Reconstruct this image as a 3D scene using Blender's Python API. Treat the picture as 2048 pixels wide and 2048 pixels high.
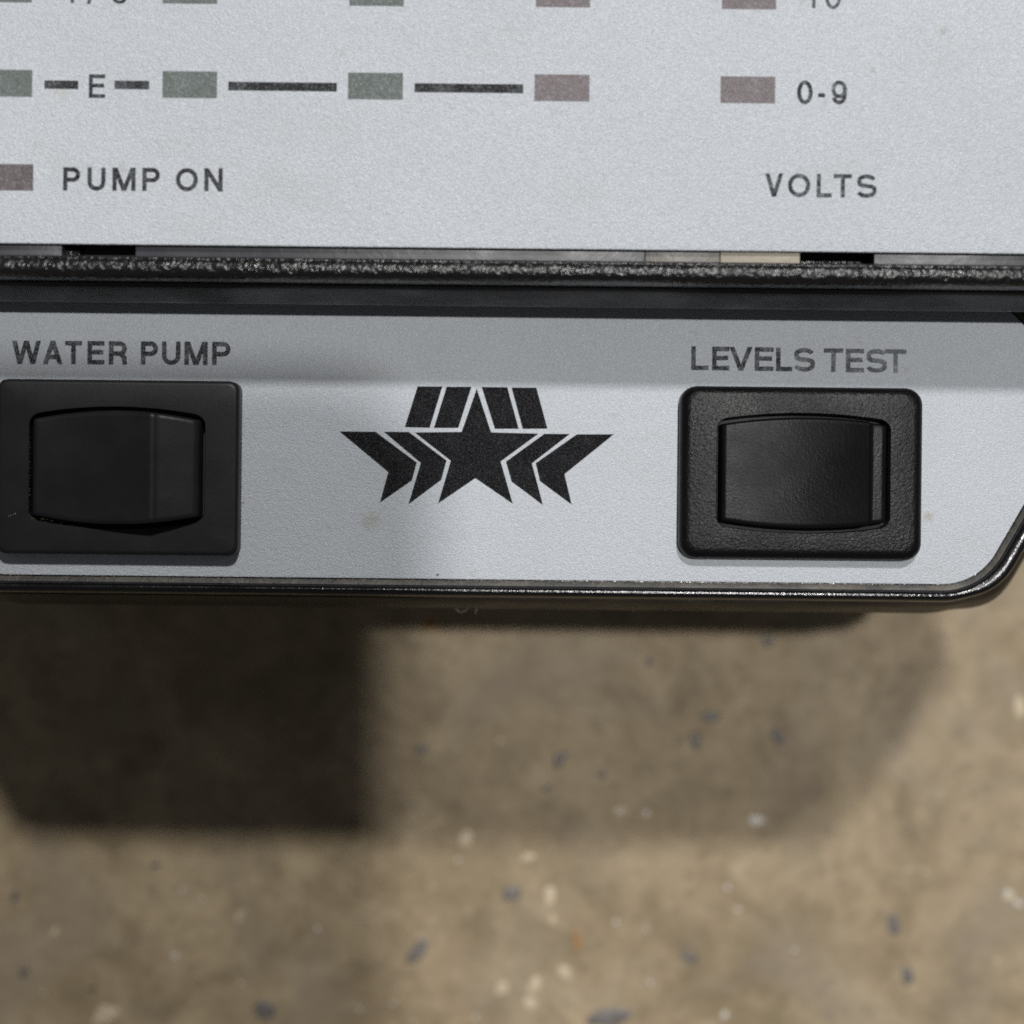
import bpy, bmesh, math, random
from mathutils import Vector
random.seed(7)
MM = 0.001
for o in list(bpy.data.objects): bpy.data.objects.remove(o)
sc = bpy.context.scene
COL = sc.collection

# ------------------------------------------------------------------ camera
# All builders below work in millimetres about the centre of the lower strip; z = 0 is the strip surface.
FLOOR = 50.0                 # the strip surface lies 50 mm above the concrete
DIST = 160.0                 # camera height above the strip
FPX = 22.9 * DIST            # focal length in photograph pixels (2048 px frame)
ROLL = math.radians(0.60)
cam = bpy.data.cameras.new('camera')
cam.sensor_width = 36.0
cam.lens = 36.0 * FPX / 2048.0
cam.clip_start = 0.005
cam.clip_end = 50.0
cam.dof.use_dof = True
cam.dof.focus_distance = (DIST - 4.5) * MM
APERTURE = 3.8               # mm, lens opening of a phone camera
cam.dof.aperture_fstop = cam.lens / APERTURE
camo = bpy.data.objects.new('camera', cam)
COL.objects.link(camo)
camo.location = (0, 0, (FLOOR + DIST) * MM)
camo.rotation_euler = (0, 0, ROLL)
sc.camera = camo

# ------------------------------------------------------------------ world and lamps
w = bpy.data.worlds.new('World'); sc.world = w; w.use_nodes = True
w.node_tree.nodes['Background'].inputs[0].default_value = (0.95, 0.97, 1.0, 1)
w.node_tree.nodes['Background'].inputs[1].default_value = 0.075

def lamp(name, direction, dist, power, radius, col):
    l = bpy.data.lights.new(name, 'POINT'); l.energy = power; l.shadow_soft_size = radius * MM; l.color = col
    o = bpy.data.objects.new(name, l); COL.objects.link(o)
    v = Vector(direction); v.normalize()
    o.location = (v * dist + Vector((0, 0, FLOOR))) * MM
    return o
LAMP_A = lamp('ceiling_lamp', (0.132, 0.606, 1.0), 1500, 50.0, 46.0, (1.0, 0.985, 0.96))
LAMP_B = lamp('work_lamp', (0.13, 0.107, 1.0), 1300, 32.0, 19.0, (1.0, 0.985, 0.96))

sc.view_settings.view_transform = 'Standard'
sc.view_settings.look = 'None'
sc.view_settings.exposure = 0.0
sc.view_settings.gamma = 1.0
sc.render.engine = 'CYCLES'
sc.cycles.use_denoising = False
sc.cycles.max_bounces = 6
sc.cycles.sample_clamp_indirect = 1.5
sc.cycles.sample_clamp_direct = 6.0

# ------------------------------------------------------------------ helpers
CR, SR = math.cos(ROLL), math.sin(ROLL)
def at(px, py, z=0.0):
    """photograph pixel -> (x, y) in mm on the level z above the strip"""
    k = (DIST - z) / FPX
    u, v = (px - 1024.0) * k, (1024.0 - py) * k
    return (u * CR - v * SR, u * SR + v * CR)

def thing(name, label, cat, loc=(0, 0, 0)):
    o = bpy.data.objects.new(name, None); COL.objects.link(o)
    o.empty_display_size = 0.01
    o.location = Vector(loc) * MM
    o['label'] = label; o['category'] = cat
    return o

def mesh(name, verts, faces, mat, parent=None, smooth=None, label=None):
    """verts in mm with z above the strip; made in world metres"""
    me = bpy.data.meshes.new(name)
    off = Vector((0, 0, 0)) if parent is None else parent.matrix_world.translation
    me.from_pydata([Vector((x * MM, y * MM, (z + FLOOR) * MM)) for x, y, z in verts], [], faces)
    bm = bmesh.new(); bm.from_mesh(me)
    bmesh.ops.remove_doubles(bm, verts=bm.verts, dist=1e-8)
    bmesh.ops.recalc_face_normals(bm, faces=bm.faces)
    bm.to_mesh(me); bm.free()
    if smooth is not None:
        for p in me.polygons: p.use_smooth = True
        me.set_sharp_from_angle(angle=math.radians(smooth))
    o = bpy.data.objects.new(name, me); COL.objects.link(o)
    if mat: me.materials.append(mat)
    if parent is not None: o.parent = parent
    if label: o['label'] = label
    return o

def prism(outline, z0, z1):
    n = len(outline)
    v = [(x, y, z0) for x, y in outline] + [(x, y, z1) for x, y in outline]
    f = [list(range(n))[::-1], list(range(n, 2 * n))] + [[i, (i + 1) % n, n + (i + 1) % n, n + i] for i in range(n)]
    return v, f

def bevel_prism(outline, z0, z1, r, steps=3):
    """prism with a rounded upper edge: outline must be convex"""
    rings = [(0.0, z0)] + [(r * (1 - math.cos(a)), z1 - r + r * math.sin(a)) for a in [i * math.pi / 2 / steps for i in range(steps + 1)]]
    return loft([[(x, y, z) for x, y in offset(outline, -d)] for d, z in rings], cap0=True, cap1=True)

def loft(rings, cap0=False, cap1=False, closed=True):
    n = len(rings[0]); v = [p for r in rings for p in r]; f = []
    for k in range(len(rings) - 1):
        for i in range(n if closed else n - 1):
            j = (i + 1) % n
            f.append([k * n + i, k * n + j, (k + 1) * n + j, (k + 1) * n + i])
    if cap0: f.append(list(range(n))[::-1])
    if cap1: f.append(list(range((len(rings) - 1) * n, len(rings) * n)))
    return v, f

def offset(path, d):
    """offset a closed counter-clockwise path outwards by d"""
    n = len(path); out = []
    for i in range(n):
        a, b, c = Vector(path[i - 1]), Vector(path[i]), Vector(path[(i + 1) % n])
        t1, t2 = (b - a).normalized(), (c - b).normalized()
        n1, n2 = Vector((t1.y, -t1.x)), Vector((t2.y, -t2.x))
        m = n1 + n2
        m = m / max(0.3, m.dot(n1))
        out.append((b.x + m.x * d, b.y + m.y * d))
    return out

def fillet(corners):
    """corners: (x, y, radius) counter-clockwise -> rounded closed path"""
    out = []; n = len(corners)
    for i in range(n):
        p0, p1, p2 = (Vector(corners[k % n][:2]) for k in (i - 1, i, i + 1)); r = corners[i][2]
        a, b = (p0 - p1).normalized(), (p2 - p1).normalized()
        th = math.acos(max(-1, min(1, a.dot(b)))); L = r / math.tan(th / 2)
        c = p1 + (a + b).normalized() * (r / math.sin(th / 2))
        s, e = p1 + a * L - c, p1 + b * L - c
        a0, a1 = math.atan2(s.y, s.x), math.atan2(e.y, e.x)
        while a1 < a0: a1 += 2 * math.pi
        if a1 - a0 > math.pi: a1 -= 2 * math.pi
        k = 14
        out += [(c.x + r * math.cos(a0 + (a1 - a0) * j / k), c.y + r * math.sin(a0 + (a1 - a0) * j / k)) for j in range(k + 1)]
    return out

# ------------------------------------------------------------------ materials
class N:
    """tiny node helper"""
    def __init__(s, name):
        s.m = bpy.data.materials.new(name); s.m.use_nodes = True
        s.t = s.m.node_tree; s.b = s.t.nodes['Principled BSDF']
        s.co = s.t.nodes.new('ShaderNodeNewGeometry').outputs['Position']
    def link(s, a, b): s.t.links.new(a, b)
    def val(s, x, sock):
        if hasattr(x, 'is_linked') or hasattr(x, 'links'): s.link(x, sock)
        else: sock.default_value = x if not isinstance(x, tuple) or len(x) == 4 else (*x, 1)
    def noise(s, scale, detail=3, rough=0.5, stretch=None, out='Fac', dist=0.0):
        n = s.t.nodes.new('ShaderNodeTexNoise'); n.inputs['Scale'].default_value = scale
        n.inputs['Detail'].default_value = detail; n.inputs['Roughness'].default_value = rough; n.inputs['Distortion'].default_value = dist
        src = s.co
        if stretch:
            m = s.t.nodes.new('ShaderNodeMapping'); m.inputs['Scale'].default_value = stretch[:3]
            if len(stretch) > 3: m.inputs['Rotation'].default_value = (0, 0, stretch[3])
            s.link(src, m.inputs[0]); src = m.outputs[0]
        s.link(src, n.inputs['Vector']); return n.outputs[out]
    def vor(s, scale, feature='F1', out='Distance', rnd=1.0):
        n = s.t.nodes.new('ShaderNodeTexVoronoi'); n.inputs['Scale'].default_value = scale; n.feature = feature
        n.inputs['Randomness'].default_value = rnd
        s.link(s.co, n.inputs['Vector']); return n.outputs[out]
    def ramp(s, fac, a, b, lo=0.0, hi=1.0):
        n = s.t.nodes.new('ShaderNodeMapRange'); n.inputs[1].default_value = a; n.inputs[2].default_value = b
        n.inputs[3].default_value = lo; n.inputs[4].default_value = hi; n.clamp = True
        s.link(fac, n.inputs[0]); return n.outputs[0]
    def mix(s, fac, a, b, mode='MIX'):
        n = s.t.nodes.new('ShaderNodeMix'); n.data_type = 'RGBA'; n.blend_type = mode
        s.val(fac, n.inputs[0]); s.val(a, n.inputs[6]); s.val(b, n.inputs[7]); return n.outputs[2]
    def math(s, op, a, b=0.0):
        n = s.t.nodes.new('ShaderNodeMath'); n.operation = op
        s.val(a, n.inputs[0]); s.val(b, n.inputs[1]); return n.outputs[0]
    def spot(s, x, y, z, r):
        """1 inside a soft blob at (x, y) mm"""
        n = s.t.nodes.new('ShaderNodeVectorMath'); n.operation = 'DISTANCE'
        nz = s.noise(1400, 2, out='Color')
        a = s.t.nodes.new('ShaderNodeVectorMath'); a.operation = 'MULTIPLY_ADD'
        s.link(nz, a.inputs[0]); a.inputs[1].default_value = (r * MM * 1.2,) * 3; s.link(s.co, a.inputs[2])
        s.link(a.outputs[0], n.inputs[0]); n.inputs[1].default_value = ((x + r * .6) * MM, (y + r * .6) * MM, (z + FLOOR + r * .6) * MM)
        return s.ramp(n.outputs['Value'], r * 0.35 * MM, r * 1.1 * MM, 1.0, 0.0)
    def bump(s, h, dist, strength=1.0, prev=None):
        n = s.t.nodes.new('ShaderNodeBump'); n.inputs['Distance'].default_value = dist * MM; n.inputs['Strength'].default_value = strength
        s.link(h, n.inputs['Height'])
        if prev is not None: s.link(prev, n.inputs['Normal'])
        return n.outputs[0]
    def done(s, base, rough=0.5, normal=None, spec=0.5, metal=0.0):
        s.val(base, s.b.inputs['Base Color']); s.val(rough, s.b.inputs['Roughness'])
        s.b.inputs['Specular IOR Level'].default_value = spec; s.b.inputs['Metallic'].default_value = metal
        if normal is not None: s.link(normal, s.b.inputs['Normal'])
        return s.m

FILM_BUMP = 0.115
def film_normal(n, k=1.0):
    """fine pebble grain of the textured clear film over the printed plates"""
    g = n.noise(7600, 1.5, 0.6)
    g2 = n.noise(2600, 1, 0.5, stretch=(1.0, 0.75, 1.0, 0.6))
    return n.bump(n.math('ADD', g, n.math('MULTIPLY', g2, 0.45)), FILM_BUMP * k)

PLATE = (0.615, 0.652, 0.697)
def plate_material(name, stains):
    n = N(name)
    big = n.noise(55, 3, 0.55)
    fine = n.noise(6500, 1, 0.5)
    c = n.mix(n.ramp(big, 0.3, 0.7), (PLATE[0] * 0.96, PLATE[1] * 0.96, PLATE[2] * 0.965), (PLATE[0] * 1.03, PLATE[1] * 1.03, PLATE[2] * 1.03))
    c = n.mix(n.ramp(fine, 0.35, 0.65, 0.0, 0.58), c, (PLATE[0] * 0.74, PLATE[1] * 0.74, PLATE[2] * 0.75))
    c = n.mix(n.ramp(n.noise(90, 4, 0.65, stretch=(1, 2.2, 1, 0.5)), 0.52, 0.78, 0.0, 0.22), c, (0.42, 0.42, 0.40))
    c = n.mix(n.ramp(n.noise(420, 2, 0.5), 0.70, 0.76, 0.0, 0.25), c, (0.40, 0.37, 0.32))
    for x, y, z, r, amt, col in stains:
        c = n.mix(n.math('MULTIPLY', n.spot(x, y, z, r), amt), c, col)
    return n.done(c, 0.27, film_normal(n), 0.3)

def print_material(name, col, wear, speck=0.55, wear_side=None):
    n = N(name)
    fine = n.noise(5200, 1.5, 0.6)
    blot = n.noise(700, 3, 0.6)
    f = n.math('ADD', n.ramp(fine, 0.5, 0.78, 0.0, speck), n.ramp(blot, 0.45, 0.75, 0.0, wear))
    if wear_side:
        sep = n.t.nodes.new('ShaderNodeSeparateXYZ'); n.link(n.co, sep.inputs[0])
        f = n.math('ADD', f, n.ramp(sep.outputs[0], wear_side[0] * MM, wear_side[1] * MM, 0.0, wear_side[2]))
    f = n.math('MINIMUM', f, 0.92)
    c = n.mix(f, col, tuple(v * 0.9 for v in PLATE))
    return n.done(c, 0.3, film_normal(n, 1.7 if 'emblem' in name else 1.0), 0.22)

def plastic(name, col, rough, grain, grain_scale, dust=0.0, fine=0.0, spec=0.5):
    n = N(name)
    g = n.noise(grain_scale, 2.0, 0.55, dist=0.4)
    nm = n.bump(g, grain)
    if fine: nm = n.bump(n.noise(grain_scale * 3.1, 1, 0.5), fine, 1.0, nm)
    d = n.noise(260, 4, 0.65)
    c = n.mix(n.ramp(d, 0.45, 0.8, 0.0, dust), col, (0.16, 0.14, 0.11))
    r = n.ramp(n.noise(180, 3, 0.6), 0.3, 0.7, rough - 0.06, rough + 0.08)
    return n.done(c, r, nm, spec)

sx, sy = at(742, 1040)
M_STRIP = plate_material('silver_film_strip', [(sx, sy, 0, 1.0, 0.38, (0.36, 0.32, 0.23)), (*at(1857, 1033), 0, 0.5, 0.45, (0.38, 0.31, 0.2)),
                                               (*at(875, 1150), 0, 0.14, 0.9, (0.06, 0.06, 0.06)), (*at(487, 1006), 0, 0.16, 0.7, (0.3, 0.2, 0.12))])
M_PLATE = plate_material('silver_film_plate', [(*at(1885, 62, 12.2), 12.2, 0.45, 0.35, (0.35, 0.31, 0.25)), (*at(1746, 140, 12.2), 12.2, 0.3, 0.45, (0.35, 0.31, 0.27)),
                                               (*at(122, 184, 12.2), 12.2, 0.8, 0.18, (0.45, 0.38, 0.25))])
M_INK = print_material('black_print', (0.014, 0.015, 0.019), 0.12, 0.22)
M_INK_SOFT = print_material('grey_print', (0.028, 0.030, 0.036), 0.25, 0.42)
M_INK_FADED = print_material('faded_black_print', (0.03, 0.032, 0.037), 0.4, 0.45, (at(1560, 720)[0], at(1840, 720)[0], 0.22))
M_EMBLEM = print_material('emblem_black_print', (0.009, 0.009, 0.011), 0.02, 0.05)
M_GREEN = print_material('grey_green_window', (0.135, 0.158, 0.148), 0.06, 0.3)
M_MAUVE = print_material('grey_mauve_window', (0.20, 0.172, 0.18), 0.06, 0.3)
M_MAUVE_DARK = print_material('dark_mauve_window', (0.125, 0.105, 0.11), 0.06, 0.25)
M_BEZEL = plastic('black_grained_plastic', (0.008, 0.008, 0.009), 0.26, 0.17, 1900, 0.01, 0.012, 0.42)
M_RIM = plastic('black_rim_plastic', (0.005, 0.005, 0.006), 0.19, 0.035, 2100, 0.03, 0.006)
M_SWITCH = plastic('black_switch_plastic', (0.004, 0.004, 0.005), 0.36, 0.05, 4200, 0.012, 0.01, 0.2)
M_SWITCH_MATTE = plastic('worn_black_switch_plastic', (0.0125, 0.013, 0.0145), 0.42, 0.010, 2600, 0.05, 0, 0.3)
M_DUSTY = plastic('dusty_black_plastic', (0.03, 0.028, 0.025), 0.5, 0.05, 3000, 0.85)
M_LIP = plastic('smooth_black_plastic', (0.0055, 0.0055, 0.0065), 0.45, 0.006, 2400, 0.02, 0, 0.16)
M_SATIN = plastic('satin_black_plastic', (0.005, 0.005, 0.006), 0.33, 0.016, 4200, 0.01, 0.006, 0.12)
M_DARK = plastic('black_inner_plastic', (0.006, 0.006, 0.007), 0.6, 0.02, 1500)
M_LEDGE = plastic('grey_ledge_plastic', (0.05, 0.052, 0.062), 0.35, 0.02, 1200, 0.25)
M_LEDGE_PALE = plastic('pale_grey_plastic', (0.15, 0.14, 0.125), 0.4, 0.04, 1500, 0.5)  # paler grey for one stretch of the ledge
M_GAP_REFLECT = plastic('cream_gap_reflection', (0.36, 0.32, 0.255), 0.5, 0.06, 1800, 0.2)  # cream colour painted in for light reflecting in the gap

def concrete():
    n = N('concrete')
    a = n.noise(32, 4, 0.6); b = n.noise(120, 4, 0.58, dist=0.6); c3 = n.noise(430, 4, 0.62); g = n.noise(2200, 2, 0.6)
    c = n.mix(n.ramp(a, 0.34, 0.66), (0.285, 0.215, 0.128), (0.435, 0.338, 0.212))
    c = n.mix(n.ramp(b, 0.48, 0.70, 0.0, 0.75), c, (0.185, 0.138, 0.080))
    c = n.mix(n.ramp(b, 0.26, 0.46, 0.65, 0.0), c, (0.52, 0.415, 0.27))
    c = n.mix(n.ramp(c3, 0.54, 0.72, 0.0, 0.6), c, (0.16, 0.122, 0.072))
    c = n.mix(n.ramp(c3, 0.26, 0.42, 0.5, 0.0), c, (0.56, 0.47, 0.33))
    c = n.mix(n.ramp(g, 0.6, 0.75, 0.0, 0.3), c, (0.62, 0.55, 0.43))
    c = n.mix(n.ramp(n.noise(260, 3, 0.6, dist=2.0, stretch=(1, 1.7, 1, 0.8)), 0.60, 0.72, 0.0, 0.55), c, (0.17, 0.135, 0.095))
    c = n.mix(n.ramp(n.noise(46, 3, 0.5, dist=1.0), 0.5, 0.68, 0.0, 0.55), c, (0.30, 0.248, 0.185))
    nm = n.bump(b, 0.35); nm = n.bump(c3, 0.16, 1.0, nm)
    return n.done(c, 0.62, nm, 0.4)
M_CONC = concrete()
def stone(name, col):
    n = N(name)
    c = n.mix(n.ramp(n.noise(900, 3, 0.6), 0.3, 0.7), tuple(v * 0.8 for v in col), tuple(v * 1.2 for v in col))
    return n.done(c, 0.45, n.bump(n.noise(1500, 2), 0.05), 0.5)
M_SLATE = stone('slate_chip', (0.15, 0.136, 0.125)); M_PALE = stone('pale_chip', (0.55, 0.45, 0.31)); M_WHITE_GLINT = stone('white_chip_glint', (0.62, 0.58, 0.52))
M_RUST = stone('orange_chip', (0.40, 0.20, 0.06)); M_BROWN = stone('brown_chip', (0.11, 0.08, 0.045))
M_DUST = stone('tan_dust', (0.34, 0.29, 0.19)); M_LINT = stone('pale_lint', (0.45, 0.42, 0.36))

# ------------------------------------------------------------------ floor
fl = mesh('floor', [(-3000, -3000, -FLOOR), (3000, -3000, -FLOOR), (3000, 3000, -FLOOR), (-3000, 3000, -FLOOR)], [[0, 1, 2, 3]], M_CONC)
fl['kind'] = 'structure'; fl['label'] = 'tan mottled concrete floor under the black panel'; fl['category'] = 'floor'

def chip(px, py, wpx, hpx, ang, mat, hgt=0.12, spread=0.55, seed=None):
    """low irregular stone set in the concrete; sizes in photograph pixels on the floor"""
    rnd = random.Random(seed if seed is not None else int(px * 31 + py))
    k = (DIST + FLOOR) / FPX * 0.85; cx, cy = at(px, py, -FLOOR); n = 14; ca, sa = math.cos(ang), math.sin(ang)
    rad = [1 + spread * (rnd.random() * 2 - 1) for _ in range(n)]
    rad = [(rad[i - 1] + 2 * rad[i] + rad[(i + 1) % n]) / 4 for i in range(n)]
    rings = []
    for s, z in ((1.0, -0.15), (0.96, 0.3), (0.75, 0.8), (0.35, 1.0)):
        ring = []
        for i in range(n):
            t = 2 * math.pi * i / n; x, y = wpx * k / 2 * rad[i] * s * math.cos(t), hpx * k / 2 * rad[i] * s * math.sin(t)
            ring.append((cx + x * ca - y * sa, cy + x * sa + y * ca, -FLOOR + z * hgt))
        rings.append(ring)
    v, f = loft(rings, cap1=True)
    return mesh('aggregate_chip', v, f, mat, fl, smooth=60)
slate = [(1420, 1432, 44, 26, 0.1), (1023, 1787, 44, 42, 0.5), (835, 1905, 70, 34, 0.9), (1790, 1850, 36, 54, 0.1), (1380, 1913, 52, 20, -0.35), (1215, 2036, 100, 50, 0.2),
         (30, 1791, 16, 26, 0), (528, 2022, 44, 56, 0.6), (1300, 1324, 20, 18, 0), (1119, 1518, 44, 26, 0.9), (1536, 1281, 28, 26, 0.4), (1555, 1470, 24, 40, 0.6), (840, 1501, 34, 20, 0.7),
         (1095, 1577, 26, 16, 0.3), (1202, 1548, 24, 18, 0), (185, 1978, 20, 16, 0.3), (310, 1728, 24, 16, 0.5), (50, 1945, 18, 34, -0.5), (1815, 1955, 24, 40, 0.2), 
         (1390, 1480, 30, 40, 0.5)]
for a in slate: chip(*a, M_SLATE if a[0] != 185 else M_BROWN)
for a in [(1131, 1948, 36, 36, 0), (930, 1680, 44, 40, 0.5), (480, 1833, 18, 40, -0.6), (1994, 1922, 16, 20, 0), (1098, 1790, 22, 70, -0.1), (1055, 1715, 34, 30, 0), (210, 2030, 60, 40, 0.3), (1003, 1980, 34, 30, 0.3),
          (2040, 1420, 30, 60, 0.1), (108, 1866, 14, 30, -0.6), (1065, 1975, 30, 50, -0.5), (1000, 1480, 22, 18, 0), (1240, 1620, 26, 22, 0), (2020, 1795, 30, 26, 0.5), (480, 1968, 12, 16, 0), (1103, 1840, 16, 26, 0), (1060, 2010, 30, 40, -.5)]:
    chip(*a, M_PALE, 0.15)
for a in [(1515, 1640, 36, 26, -0.3), (2036, 1808, 22, 18, 0), (2015, 1785, 18, 16, 0), (350, 1914, 14, 18, -0.5), (365, 1780, 12, 14, 0), (635, 1860, 10, 12, 0), (300, 1856, 8, 8, 0), (1240, 1621, 16, 14, 0), (1292, 1626, 14, 14, 0),
          (1453, 1776, 14, 14, 0), (1475, 1820, 16, 14, 0), (1293, 1857, 12, 14, 0), (1230, 1845, 12, 14, 0), (1450, 2030, 16, 18, 0), (1588, 1900, 10, 12, 0), (405, 1800, 10, 10, 0), (87, 1987, 8, 10, 0), (950, 2036, 10, 12, 0), (1848, 1742, 16, 6, 0),
          (720, 1840, 8, 8, 0), (915, 1720, 10, 10, 0), (785, 2008, 8, 8, 0), (398, 1950, 8, 6, 0), (1300, 1965, 10, 16, 0), (720, 2020, 10, 12, 0)]:
    chip(*a, M_WHITE_GLINT, 0.2)  # pale stones, and tiny grains whose white paints the glints on the floor
chip(1154, 1880, 14, 46, 0.2, M_RUST); chip(860, 1252, 40, 26, 0.1, M_RUST, 0.08)

# ------------------------------------------------------------------ panel body
panel = thing('monitor_panel', 'silver-grey tank monitor panel in a black plastic bezel lying on concrete', 'monitor panel', (-3.1, 20, 0))
bpy.context.view_layer.update()
panel_inv = panel.matrix_world.inverted()
def part(o, parent):
    o.parent = parent
    o.matrix_parent_inverse = parent.matrix_world.inverted() if parent == panel else parent.matrix_parent_inverse.copy()
    if parent != panel: o.matrix_parent_inverse.identity()
    return o
def pmesh(name, v, f, mat, parent, smooth=None, label=None):
    o = mesh(name, v, f, mat, None, smooth, label)
    o.parent = parent
    if parent is panel: o.location = -panel.location
    return o

CX = -3.1                                        # the panel is symmetric about the emblem
inner = fillet([(42.4, 19.2, 6.0), (-48.0, 19.2, 3.5), (-55.6, 10.0, 3.0), (-46.4, -5.9, 4.0), (40.7, -5.9, 5.4), (50.0, 10.5, 3.0)])
# lower bezel: rim, flared skirt and closed underside swept round the opening
def flare(d, extra):
    """offset path that spreads further on the slanted ends"""
    o0, o1 = offset(inner, d), offset(inner, d + 1.0); out = []
    for (x0, y0), (x1, y1) in zip(o0, o1):
        t = max(0.0, min(1.0, (abs(x1 - x0) - 0.25) / 0.5)); t = t * t * (3 - 2 * t) * extra
        out.append((x0 + (x1 - x0) * t, y0 + (y1 - y0) * t))
    return out
prof = [(0.56, 0.22), (0.62, 0.42), (0.72, 0.58), (0.86, 0.70), (1.04, 0.75), (1.24, 0.68), (1.40, 0.50), (1.52, 0.2), (1.60, -0.3), (1.66, -1.2), (1.4, -1.3),
        (-0.55, -1.3), (-0.55, -0.30), (0.10, -0.30), (0.12, -0.02), (0.34, 0.10), (0.55, 0.16), (0.56, 0.22)]
v, f = loft([[(x, y, z) for x, y in flare(d, 0.45 if d > 0.9 else 0.0)] for d, z in prof])
rim = pmesh('bezel', v, f, M_RIM, panel, 50, 'black plastic bezel rim round the lower strip')
prof = [(1.3, -1.0), (1.72, -0.98), (1.80, -1.15), (2.1, -2.0), (2.95, -7.2), (2.9, -7.5), (2.0, -7.5), (1.2, -3.0), (1.3, -1.0)]
v, f = loft([[(x, y, z) for x, y in flare(d, 0.45 + max(0.0, d - 1.8) * 0.75)] for d, z in prof])
pmesh('skirt', v, f, M_LIP, rim, 50, 'flared matt black skirt of the bezel')
v, f = loft([[(x, y, z) for x, y in offset(inner, d)] for d, z in ((0.11, -0.1), (0.125, 0.0), (0.34, 0.115), (0.56, 0.18), (0.60, 0.30), (0.61, 0.2))])
pmesh('ledge', v, f, M_DUSTY, rim, 50, 'dusty inner ledge of the rim')
# lower strip plate, with a slightly rounded edge
v, f = bevel_prism(offset(inner, 0.02)[::1], -0.29, 0.0, 0.06)
strip = pmesh('lower_faceplate', v, f, M_STRIP, panel, 40, 'silver-grey strip with the star emblem and two switches')

# ridge between the two plates
rp = [(20.25, 8.0), (20.25, 12.7), (20.2, 12.95), (20.1, 13.04), (20.0, 13.06), (19.92, 13.03), (19.82, 13.1), (19.5, 13.2), (19.15, 13.19), (18.9, 13.09), (18.7, 12.9), (18.56, 12.6), (18.47, 12.2), (18.43, 11.5), (18.42, 11.0), (18.6, 9.8), (18.6, 8.0)]
lip = [(20.2, 10.4), (18.32, 10.7), (18.14, 10.5), (18.03, 10.0), (17.9, 8.9), (17.75, 7.7), (17.6, 6.5), (17.47, 5.4), (17.4, 4.75), (17.42, 4.5), (17.6, 4.35), (18.2, 4.2), (18.5, 3.5), (18.6, -1.5), (20.2, -1.5)]
XL, XR = CX - 56.0, CX + 56.0
nx = 60
rings = [[(XL + (XR - XL) * i / nx, y, z) for y, z in rp] for i in range(nx + 1)]
v, f = loft(rings, cap0=True, cap1=True)
ridge = pmesh('ridge', v, f, M_BEZEL, panel, 50, 'grained black plastic ridge between the two silver plates')
v, f = loft([[(x, y, z) for y, z in lip] for x in (XL + 0.1, XR - 0.1)], cap0=True, cap1=True)
pmesh('lip', v, f, M_LIP, ridge, 50, 'smooth black lip under the ridge')

# upper housing behind the plate and the back box the panel rests on
v, f = bevel_prism(fillet([(XR, 76, 4), (XL, 76, 4), (XL, 20.3, 1), (XR, 20.3, 1)]), -4.0, 8.3, 0.5)
pmesh('upper_housing', v, f, M_DARK, panel, 40)
v, f = bevel_prism(fillet([(CX + 42, 70, 3), (CX - 42, 70, 3), (CX - 42, -2.5, 3), (CX + 42, -2.5, 3)]), -FLOOR, -2.6, 0.5)
pmesh('back_box', v, f, M_DARK, panel, 40)

# upper plate
PZ = 12.2
pe = at(1024, 497, PZ)[1]
v, f = bevel_prism(fillet([(XR - 0.6, 75, 3.5), (XL + 0.6, 75, 3.5), (XL + 0.6, pe, 1.5), (XR - 0.6, pe, 1.5)]), PZ - 0.5, PZ, 0.08)
plate = pmesh('upper_faceplate', v, f, M_PLATE, panel, 40, 'silver-grey plate printed with level windows and lettering')
# ledge seen in the gap between plate and ridge, broken by two clip slots
GZ = 11.4
def ledge(name, x0, x1, mat, z=GZ, y0=20.23, y1=23.5, z0=8.1):
    a, b = at(x0, 505, z)[0], at(x1, 505, z)[0]
    v, f = bevel_prism([(a, y0), (b, y0), (b, y1), (a, y1)], z0, z, 0.06)
    return pmesh(name, v, f, mat, panel, 40)
ledge('ledge', -100, 124, M_LEDGE); ledge('ledge', 271, 1290, M_LEDGE); ledge('ledge', 1290.5, 1440, M_LEDGE_PALE, 11.45); ledge('ledge', 1748, 2150, M_LEDGE)
ledge('gap_piece', 1441, 1600, M_GAP_REFLECT, 11.6)  # added cream block, its colour stands in for reflected light
ledge('gap_piece', 1600.5, 1722, M_BEZEL, 10.6, 20.23, 20.75)
ledge('gap_piece', 126, 160, M_BEZEL, 9.8, 20.23, 21.1)

# ------------------------------------------------------------------ flat print
def flat(name, polys, z, mat, parent, label=None):
    """each poly a convex-ish outline in mm, stacked a few microns apart so that none are coplanar"""
    v, f = [], []
    for i, p in enumerate(polys):
        b = len(v); v += [(x, y, z + 0.006 + 0.0008 * (i % 9)) for x, y in p]; f.append(list(range(b, b + len(p))))
    me = bpy.data.meshes.new(name)
    me.from_pydata([((x) * MM, y * MM, (zz + FLOOR) * MM) for x, y, zz in v], [], f)
    bm = bmesh.new(); bm.from_mesh(me)
    for fc in bm.faces:
        fc.normal_update()
        if fc.normal.z < 0: fc.normal_flip()
    bm.to_mesh(me); bm.free()
    me.materials.append(mat)
    o = bpy.data.objects.new(name, me); COL.objects.link(o); o.parent = parent
    if label: o['label'] = label
    return o

def pxrect(x0, y0, x1, y1, z):
    s = math.tan(ROLL); xm, ym = (x0 + x1) / 2, (y0 + y1) / 2
    return [at(x - s * (y - ym), y + s * (x - xm), z) for x, y in ((x0, y1), (x1, y1), (x1, y0), (x0, y0))]

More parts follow.
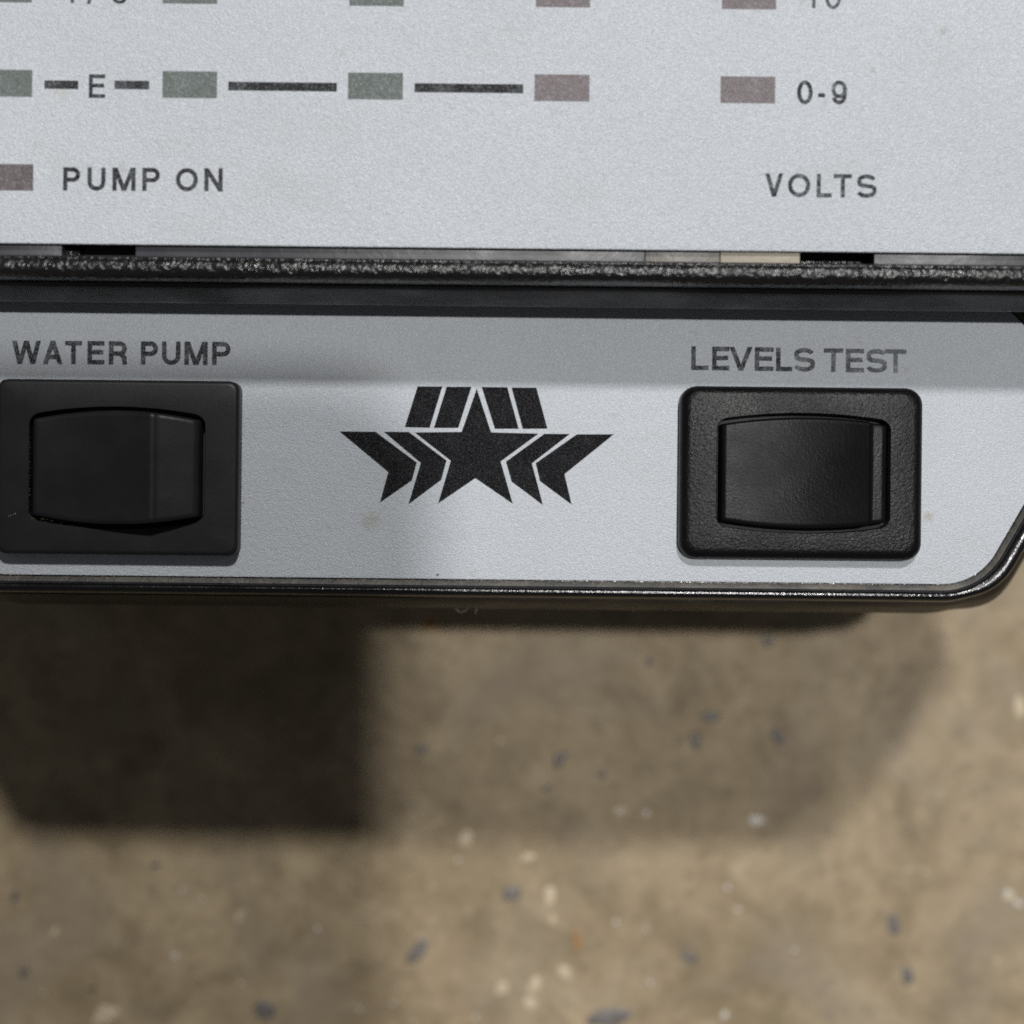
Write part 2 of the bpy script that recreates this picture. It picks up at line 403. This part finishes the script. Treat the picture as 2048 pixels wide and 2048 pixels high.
def clip(poly, axis, lim, keep_less):
    out = []
    for i in range(len(poly)):
        a, b = poly[i - 1], poly[i]
        ia = (a[axis] <= lim) == keep_less; ib = (b[axis] <= lim) == keep_less
        if ia != ib:
            t = (lim - a[axis]) / (b[axis] - a[axis]); out.append((a[0] + t * (b[0] - a[0]), a[1] + t * (b[1] - a[1])))
        if ib: out.append(b)
    return out

def stroke(pts, t, closed=False):
    """thick polyline -> list of quads"""
    n = len(pts); L, R = [], []
    for i in range(n):
        b = Vector(pts[i])
        a = Vector(pts[i - 1]) if (i > 0 or closed) else None
        c = Vector(pts[(i + 1) % n]) if (i < n - 1 or closed) else None
        if a is None: d = (c - b).normalized(); m = Vector((-d.y, d.x))
        elif c is None: d = (b - a).normalized(); m = Vector((-d.y, d.x))
        else:
            d1, d2 = (b - a).normalized(), (c - b).normalized(); n1, n2 = Vector((-d1.y, d1.x)), Vector((-d2.y, d2.x))
            m = n1 + n2; m = m / max(0.35, m.dot(n1))
        L.append(b + m * t / 2); R.append(b - m * t / 2)
    q = []
    for i in range(n if closed else n - 1):
        j = (i + 1) % n; q.append([tuple(L[i]), tuple(L[j]), tuple(R[j]), tuple(R[i])])
    return q

def arc(cx, cy, rx, ry, a0, a1, n=12):
    return [(cx + rx * math.cos(math.radians(a0 + (a1 - a0) * i / n)), cy + ry * math.sin(math.radians(a0 + (a1 - a0) * i / n))) for i in range(n + 1)]

def glyph(ch, w, h, t):
    """outline pieces of one upright sans letter in a w x h box (origin lower left)"""
    l, r, b, tp = t / 2, w - t / 2, t / 2, h - t / 2; S = []
    def st(*pts, closed=False): S.extend(stroke(list(pts), t, closed))
    def edge(p): 
        q = clip(clip(p, 1, 0, False), 1, h, True)
        if len(q) > 2: S.append(q)
    def diag(a, c):
        A, C = Vector(a), Vector(c); d = (C - A).normalized() * t
        for q in stroke([tuple(A - d), tuple(C + d)], t): edge(q)
    rx = (w - t) / 2
    if ch == 'E': st((l, 0), (l, h)); st((t, tp), (w, tp)); st((t, b), (w, b)); st((t, h * .525), (w * .93, h * .525))
    elif ch == 'L': st((l, 0), (l, h)); st((t, b), (w, b))
    elif ch == 'T': st((0, tp), (w, tp)); st((w / 2, 0), (w / 2, tp - t / 2))
    elif ch == 'V': diag((l * 1.05, h), (w / 2, b * .2)); diag((w - l * 1.05, h), (w / 2, b * .2))
    elif ch == 'A': diag((l * 1.05, 0), (w / 2, h - b * .2)); diag((w - l * 1.05, 0), (w / 2, h - b * .2)); st((w * .25, h * .31), (w * .75, h * .31))
    elif ch == 'W':
        for x0, x1 in ((l, w * .27), (w * .5, w * .27), (w * .5, w * .73), (w - l, w * .73)): diag((x0, h), (x1, 0))
    elif ch == 'M': st((l, 0), (l, h)); st((r, 0), (r, h)); diag((l + t * .15, h), (w / 2, 0)); diag((r - t * .15, h), (w / 2, 0))
    elif ch == 'N': st((l, 0), (l, h)); st((r, 0), (r, h)); diag((l, h - t * .2), (r, t * .2))
    elif ch in 'PR':
        m = h * .47; ry = (tp - m) / 2; bx = w - t / 2 - ry * 1.0
        st((l, 0), (l, h)); st((t, tp), (bx, tp), *arc(bx, (tp + m) / 2, ry, ry, 90, -90, 10)[1:-1], (bx, m), (t, m))
        if ch == 'R':
            st((w * .55, m), (w * .72, m - h * .05), (r - w * .02, m - h * .17), (r, h * .16), (r + t * .15, 0))
    elif ch == 'U': st((l, h), *arc(w / 2, l + rx * .95, rx, rx * .95, 180, 360, 14), (r, h))
    elif ch in 'O0': st(*arc(w / 2, h / 2, rx, (h - t) / 2, 0, 360, 32)[:-1], closed=True)
    elif ch == 'S':
        y1, y2 = h * .735, h * .265; ry1, ry2 = tp - y1, y2 - b
        st(*arc(w / 2, y1, rx * .93, ry1, 12, 180, 12), *arc(w * .5, h * .62, rx * .93, h * .115, 180, 245, 4)[1:], (w * .5, h * .505), *arc(w * .5, h * .385, rx, h * .115, 65, 0, 4), *arc(w / 2, y2, rx, ry2, 0, -170, 12))
    elif ch == '9':
        ry = h * .29; st(*arc(w / 2, tp - ry, rx, ry, 0, 360, 24)[:-1], closed=True)
        st((r, tp - ry), (r * .985, h * .42), *arc(w / 2, b + h * .28, rx * .95, h * .28, 5, -165, 12))
    elif ch == '3':
        st(*arc(w / 2, h * .27, rx, h * .27 - b, 100, -165, 16)); st(*arc(w / 2, h * .75, rx * .9, h * .25 - b, -80, 165, 14))
    elif ch == '1': st((w * .7, 0), (w * .7, h)); diag((w * .7, h * .97), (w * .1, h * .72))
    elif ch == '-': st((0, h * .38), (w, h * .38))
    elif ch == '/': diag((l, 0), (r, h))
    return S

def word(spec, z, t_px, mat, parent, label):
    """spec: list of (char, x0, x1, ytop, ybottom) in photograph pixels"""
    k = (DIST - z) / FPX; polys = []
    for ch, x0, x1, y0, y1 in spec:
        ox, oy = at(x0, y1, z)
        for p in glyph(ch, (x1 - x0) * k, (y1 - y0) * k, t_px * k): polys.append([(ox + x, oy + y) for x, y in p])
    return flat('lettering', polys, z, mat, parent, label)
def spec(text, xs, sx, ox, ya, yb, slope=0.0):
    """letter boxes measured in a crop: xs pairs / sx + ox; rows ya..yb at the first letter"""
    out = []
    for ch, (a, b) in zip(text, xs):
        X0, X1 = ox + a / sx, ox + b / sx; d = slope * (X0 - (ox + xs[0][0] / sx))
        out.append((ch, X0, X1, ya + d, yb + d))
    return out
SL = math.tan(ROLL)
word(spec('E', [(490, 580)], 2.76, 0, 148.5, 195.8), PZ, 7.8, M_INK, plate, 'printed letter E between two dashes')
word(spec('PUMPON', [(348, 442), (482, 582), (620, 748), (785, 882), (970, 1092), (1127, 1229)], 2.76, 0, 334.5, 381.0, 0.006), PZ, 8.7, M_INK, plate, 'printed words PUMP ON')
word(spec('0-9', [(693, 778), (808, 846), (880, 965)], 2.729, 1340, 160.5, 208.5, 0.006), PZ, 8.0, M_INK_SOFT, plate, 'printed figures 0-9')
word(spec('VOLTS', [(518, 617), (643, 765), (800, 882), (893, 992), (1018, 1127)], 2.729, 1340, 346.5, 393.5, 0.011), PZ, 8.3, M_INK_SOFT, plate, 'printed word VOLTS')
word([('1', 134, 149, -42, 6), ('/', 174, 192, -42, 8), ('3', 224, 254, -40, 7.5)], PZ, 6.6, M_INK, plate, 'printed fraction cut by the top of the picture')
word([('1', 1615, 1633, -32, 16), ('0', 1650, 1682, -32, 18)], PZ, 6.6, M_INK_SOFT, plate, 'printed figure 10')
word(spec('WATERPUMP', [(66, 224), (236, 346), (358, 452), (482, 576), (600, 700), (777, 872), (893, 996), (1017, 1146), (1170, 1272)], 2.76, 0, 681, 728, 0.006), 0, 9.4, M_INK_SOFT, strip, 'printed words WATER PUMP')
word(spec('LEVELSTEST', [(165, 256), (276, 368), (368, 490), (502, 602), (615, 702), (708, 822), (868, 972), (986, 1082), (1092, 1204), (1192, 1308)], 2.654, 1320, 692.5, 740, 0.015), 0, 9.2, M_INK_FADED, strip, 'worn printed words LEVELS TEST')

for x0, y0, x1, y1 in ((88.8, 161, 156.5, 178), (229, 161.5, 298.5, 178.5), (456.5, 164.5, 674, 182), (829, 167.5, 1046.5, 185.5)):
    flat('dash', [pxrect(x0, y0, x1, y1, PZ)], PZ, M_INK, plate)
for x0, y0, x1, y1, g in ((-45, 139.5, 64.5, 193.5, 1), (325, 142.5, 434, 196, 1), (696, 145.5, 806, 199, 1), (1069, 149, 1179, 202.5, 0), (1441, 153, 1550.5, 206.5, 0),
                          (-45, -49, 64, 4.5, 1), (325.5, -46, 434.5, 7.5, 1), (699, -42, 808, 12, 1), (1072, -39, 1180.5, 14.5, 0), (1444, -35, 1552.5, 18.5, 0), (-43, 328, 66.5, 381, 0)):
    flat('indicator_window', [pxrect(x0, y0, x1, y1, PZ)], PZ, M_GREEN if g else (M_MAUVE_DARK if y0 > 300 else M_MAUVE), plate, 'grey-green indicator window' if g else 'grey-mauve indicator window')

def em(*pts): return [at(620 + x / 2.927, 720 + y / 2.927, 0) for x, y in pts]
bars = [em((630, 155), (775, 155), (700, 397), (555, 393)), em((800, 157), (945, 157), (868, 398), (725, 398)), em((1005, 158), (1155, 160), (1222, 403), (1082, 403)), em((1180, 162), (1325, 162), (1390, 402), (1245, 403))]
for p in bars: flat('emblem_bar', [p], 0, M_EMBLEM, strip)
flat('emblem_star', [em((976, 168), (1060, 424), (1338, 431), (1116, 594), (1187, 842), (968, 692), (750, 840), (824, 590), (612, 424), (888, 421))], 0, M_EMBLEM, strip, 'black five-pointed star')
for p in (em((432, 420), (578, 421), (799, 588), (768, 702), (576, 846), (648, 603)), em((172, 418), (383, 420), (625, 600), (597, 705), (409, 836), (458, 656)),
          em((1372, 432), (1521, 433), (1299, 605), (1364, 850), (1180, 712), (1147, 595)), em((1562, 435), (1779, 435), (1490, 668), (1532, 847), (1347, 710), (1321, 604))):
    flat('emblem_chevron', [p], 0, M_EMBLEM, strip)

# ------------------------------------------------------------------ rocker switches
def radial(inside, angs, rmax):
    out = []
    for a in angs:
        lo, hi = 0.0, rmax
        for _ in range(40):
            m = (lo + hi) / 2
            if inside(m * math.cos(a), m * math.sin(a)): lo = m
            else: hi = m
        out.append((lo * math.cos(a), lo * math.sin(a)))
    return out
def rrect(a, b, r):
    def f(x, y):
        dx, dy = max(abs(x) - (a - r), 0), max(abs(y) - (b - r), 0)
        return dx * dx + dy * dy <= r * r
    return f
def barrel(a, b, c, r):
    g = rrect(a, b, r)
    return lambda x, y: g(x, y * b / (b - c * min(1, (x / a) ** 2)))

def switch(cx, cy, a, b, hgt, edge_r, ocx, ocy, oa, ob, oc, prof, mat, matr, wear=False, label=None):
    """frame centred (cx, cy) half size a x b; opening centred (ocx, ocy); prof(x) height of the rocker above the frame face"""
    n = 220
    angs = []
    for i in range(n):
        t = 2 * math.pi * i / n; angs.append(math.atan2(b * math.sin(t), a * math.cos(t)))
    rings = []
    ro = 0.85 if edge_r < 0.6 else 1.5
    for d, z in [(-0.02, -0.2), (0.0, hgt - edge_r)] + [(edge_r * (1 - math.cos(q)), hgt - edge_r + edge_r * math.sin(q)) for q in [math.pi / 2 * k / 6 for k in range(1, 7)]]:
        rings.append([(cx + x, cy + y, z) for x, y in radial(rrect(a - d, b - d, max(0.3, ro - d * 0.5)), angs, a * 2)])
    def op(k, z): return [(ocx + x, ocy + y, z) for x, y in radial(barrel(oa + k, ob + k, oc, 0.9), angs, a * 2)]
    rings += [op(0.06, hgt), op(0.0, hgt - 0.06), op(0.0, -2.5)]
    v, f = loft(rings)
    fr = pmesh('rocker_switch', v, f, mat, panel, 35, label)
    # closed floor of the socket
    # rocker
    ga = 0.36; A, B = oa - ga, ob - ga
    us = [-1, -0.99, -0.975, -0.955] + [-0.93 + 1.86 * i / 62 for i in range(63)] + [0.955, 0.975, 0.99, 1]
    vs = [-1, -0.985, -0.955, -0.9, -0.7, -0.4, 0, 0.4, 0.7, 0.9, 0.955, 0.985, 1]
    drop = lambda t: 0.0 if abs(t) < 0.95 else 0.2 * ((abs(t) - 0.95) / 0.05) ** 2.0
    def hx(x): return ocx + A * x
    vv = []; nu, nv = len(us), len(vs)
    for j, vj in enumerate(vs):
        for u in us:
            bx = B - oc * u * u
            vv.append((hx(u), ocy + bx * vj, hgt + prof(u) - drop(vj) * 1.0 - drop(u) * 1.4))
    ff = [[j * nu + i, j * nu + i + 1, (j + 1) * nu + i + 1, (j + 1) * nu + i] for j in range(nv - 1) for i in range(nu - 1)]
    border = [i for i in range(nu)] + [j * nu + nu - 1 for j in range(1, nv)] + [(nv - 1) * nu + i for i in range(nu - 2, -1, -1)] + [j * nu for j in range(nv - 2, 0, -1)]
    base = len(vv); vv += [(vv[k][0], vv[k][1], -2.4) for k in border]; m = len(border)
    ff += [[border[i], border[(i + 1) % m], base + (i + 1) % m, base + i] for i in range(m)]
    rk = pmesh('rocker', vv, ff, matr, fr, 40)
    v, f = prism([(cx - a + .6, cy - b + .6), (cx + a - .6, cy - b + .6), (cx + a - .6, cy + b - .6), (cx - a + .6, cy + b - .6)], 0.05, 0.3)
    pmesh('socket', v, f, M_DARK, fr)
    return fr

def box_mm(x0, x1, y0, y1, z):
    """pixel box -> centre and half size in mm"""
    k = (DIST - z) / FPX; c = at((x0 + x1) / 2, (y0 + y1) / 2, z)
    return c[0], c[1], (x1 - x0) * k / 2, (y1 - y0) * k / 2
H1, H2 = 1.9, 1.8
def prof_left(u):      # tall crest at u = 0.5, concave press face on its left
    if u < 0.47: t = (u + 1) / 1.47; return 0.35 + 1.75 * t ** 1.5
    t = (u - 0.47) / 0.53; return 2.10 - 0.18 * min(1, t / .12) - 0.95 * t ** 1.2
def prof_right(u):     # low crest at u = 0.75, a flat lower step on its right
    if u < 0.75: t = (u + 1) / 1.75; return 0.12 + 1.5 * max(0.0, t - 0.2) ** 1.9 / 0.8 ** 1.9
    t = (u - 0.75) / 0.25; return 1.62 - 1.15 * min(1, t / .14) - 0.02 * t
cx, cy, a, b = box_mm(2, 482, 762, 1109, 0.3)
ocx, ocy, oa, ob = box_mm(58, 409, 814, 1057, H1)
swl = switch(cx, cy, a, b, H1, 0.42, ocx, ocy, oa, ob, 0.75, prof_left, M_SWITCH_MATTE, M_SWITCH_MATTE, label='matt black rocker switch under the words WATER PUMP')
cx, cy, a, b = box_mm(1357, 1840, 775, 1119, 0.3)
ocx, ocy, oa, ob = box_mm(1434, 1780, 827, 1066, H2)
swr = switch(cx, cy, a, b, H2, 0.95, ocx, ocy, oa, ob, 0.62, prof_right, M_SWITCH, M_SATIN, label='grained black rocker switch under the words LEVELS TEST')

# ------------------------------------------------------------------ dust and lint
def specks(name, pts, mat, parent):
    v, f = [], []
    for x, y, z, r in pts:
        b = len(v); q = [random.uniform(0.6, 1.4) for _ in range(6)]
        v += [(x + r * q[0], y, z), (x - r * q[1], y, z), (x, y + r * q[2], z), (x, y - r * q[3], z), (x, y, z + r * .5 * q[4]), (x, y, z - r * q[5])]
        f += [[b + i, b + j, b + k] for i, j, k in ((0, 2, 4), (2, 1, 4), (1, 3, 4), (3, 0, 4), (2, 0, 5), (1, 2, 5), (3, 1, 5), (0, 3, 5))]
    o = pmesh(name, v, f, mat, parent); o['kind'] = 'stuff'; return o
pts = []
for i in range(750):
    px = random.uniform(-20, 1900); d = abs(random.gauss(0, 0.17)) + 0.13
    dens = 0.5 + 0.5 * math.sin(px * 0.011) * math.sin(px * 0.037 + 1)
    if random.random() > dens: continue
    x, _ = at(px, 1160); y = -5.85 - d
    z = 0.02 + (d - 0.12) * 0.45
    if d > 0.55: continue
    pts.append((x, y, z, random.uniform(0.015, 0.05)))
specks('dust', pts, M_DUST, rim)
pts = []
for i in range(150):                              # dust caught round the opening of the left switch
    t = random.random()
    if t < 0.45: px, py = random.gauss(59, 1.6), random.uniform(870, 1030)
    elif t < 0.8: px = 62 + abs(random.gauss(0, 60)); py = 1036 + (px - 62) * 0.14 + random.gauss(0, 1.5)
    else: px, py = random.uniform(10, 470), random.uniform(770, 1100)
    if 66 < px < 400 and 820 < py < 1035: continue
    pts.append((*at(px, py, H1), H1, random.uniform(0.008, 0.022)))
for x, y in ((18, 1032), (22, 1030), (27, 1029), (31, 1027)): pts.append((*at(x, y, H1), H1, 0.05))
specks('dust', pts, M_DUST, swl)
def fibre(pxs, z, r, parent):
    P = [Vector((*at(x, y, z), z + random.uniform(-.05, .05))) for x, y in pxs]; rings = []
    for i, p in enumerate(P):
        d = (P[min(i + 1, len(P) - 1)] - P[max(i - 1, 0)]).normalized(); s = Vector((-d.y, d.x, 0)).normalized(); u = Vector((0, 0, 1))
        rings.append([tuple(p + (s * math.cos(t) + u * math.sin(t)) * r) for t in [k * math.pi * 2 / 5 for k in range(5)]])
    v, f = loft(rings, cap0=True, cap1=True)
    pmesh('lint', v, f, M_LINT, parent, 60)
fibre([(908, 1211), (913, 1219), (921, 1225), (929, 1222), (936, 1217), (943, 1212)], -7.3, 0.02, rim)
fibre([(955, 1212), (953, 1220), (951, 1227)], -7.3, 0.018, rim)
fibre([(1267, 1212), (1268, 1222)], -7.3, 0.015, rim)

# ------------------------------------------------------------------ the phone the picture was taken with: its edge shades the left of the scene from the work lamp
def shade_point(px_x, y_mm, height):
    p = Vector((at(px_x, 900)[0], y_mm, 0)); l = LAMP_B.location / MM - Vector((0, 0, FLOOR))
    return p + (l - p) * (height / l.z)
PH = 205.0
e = shade_point(872, 11.6, PH)
phone = thing('phone', 'dark phone held above the panel', 'phone', (e.x - 37, e.y - 80, PH + FLOOR))
v, f = bevel_prism(fillet([(e.x, e.y, 9), (e.x - 75, e.y, 9), (e.x - 75, e.y - 160, 9), (e.x, e.y - 160, 9)]), PH, PH + 8, 1.5)
o = mesh('phone_body', v, f, M_DARK, None, 40); o.parent = phone; o.location = -phone.location
for k in range(3):
    c = (e.x - 14, e.y - 16 - 17 * k)
    v, f = prism([(c[0] + 6 * math.cos(t), c[1] + 6 * math.sin(t)) for t in [i * math.pi / 12 for i in range(24)]], PH - 1.2, PH + 0.5)
    o = mesh('lens', v, f, M_RIM, None, 40); o.parent = phone; o.location = -phone.location
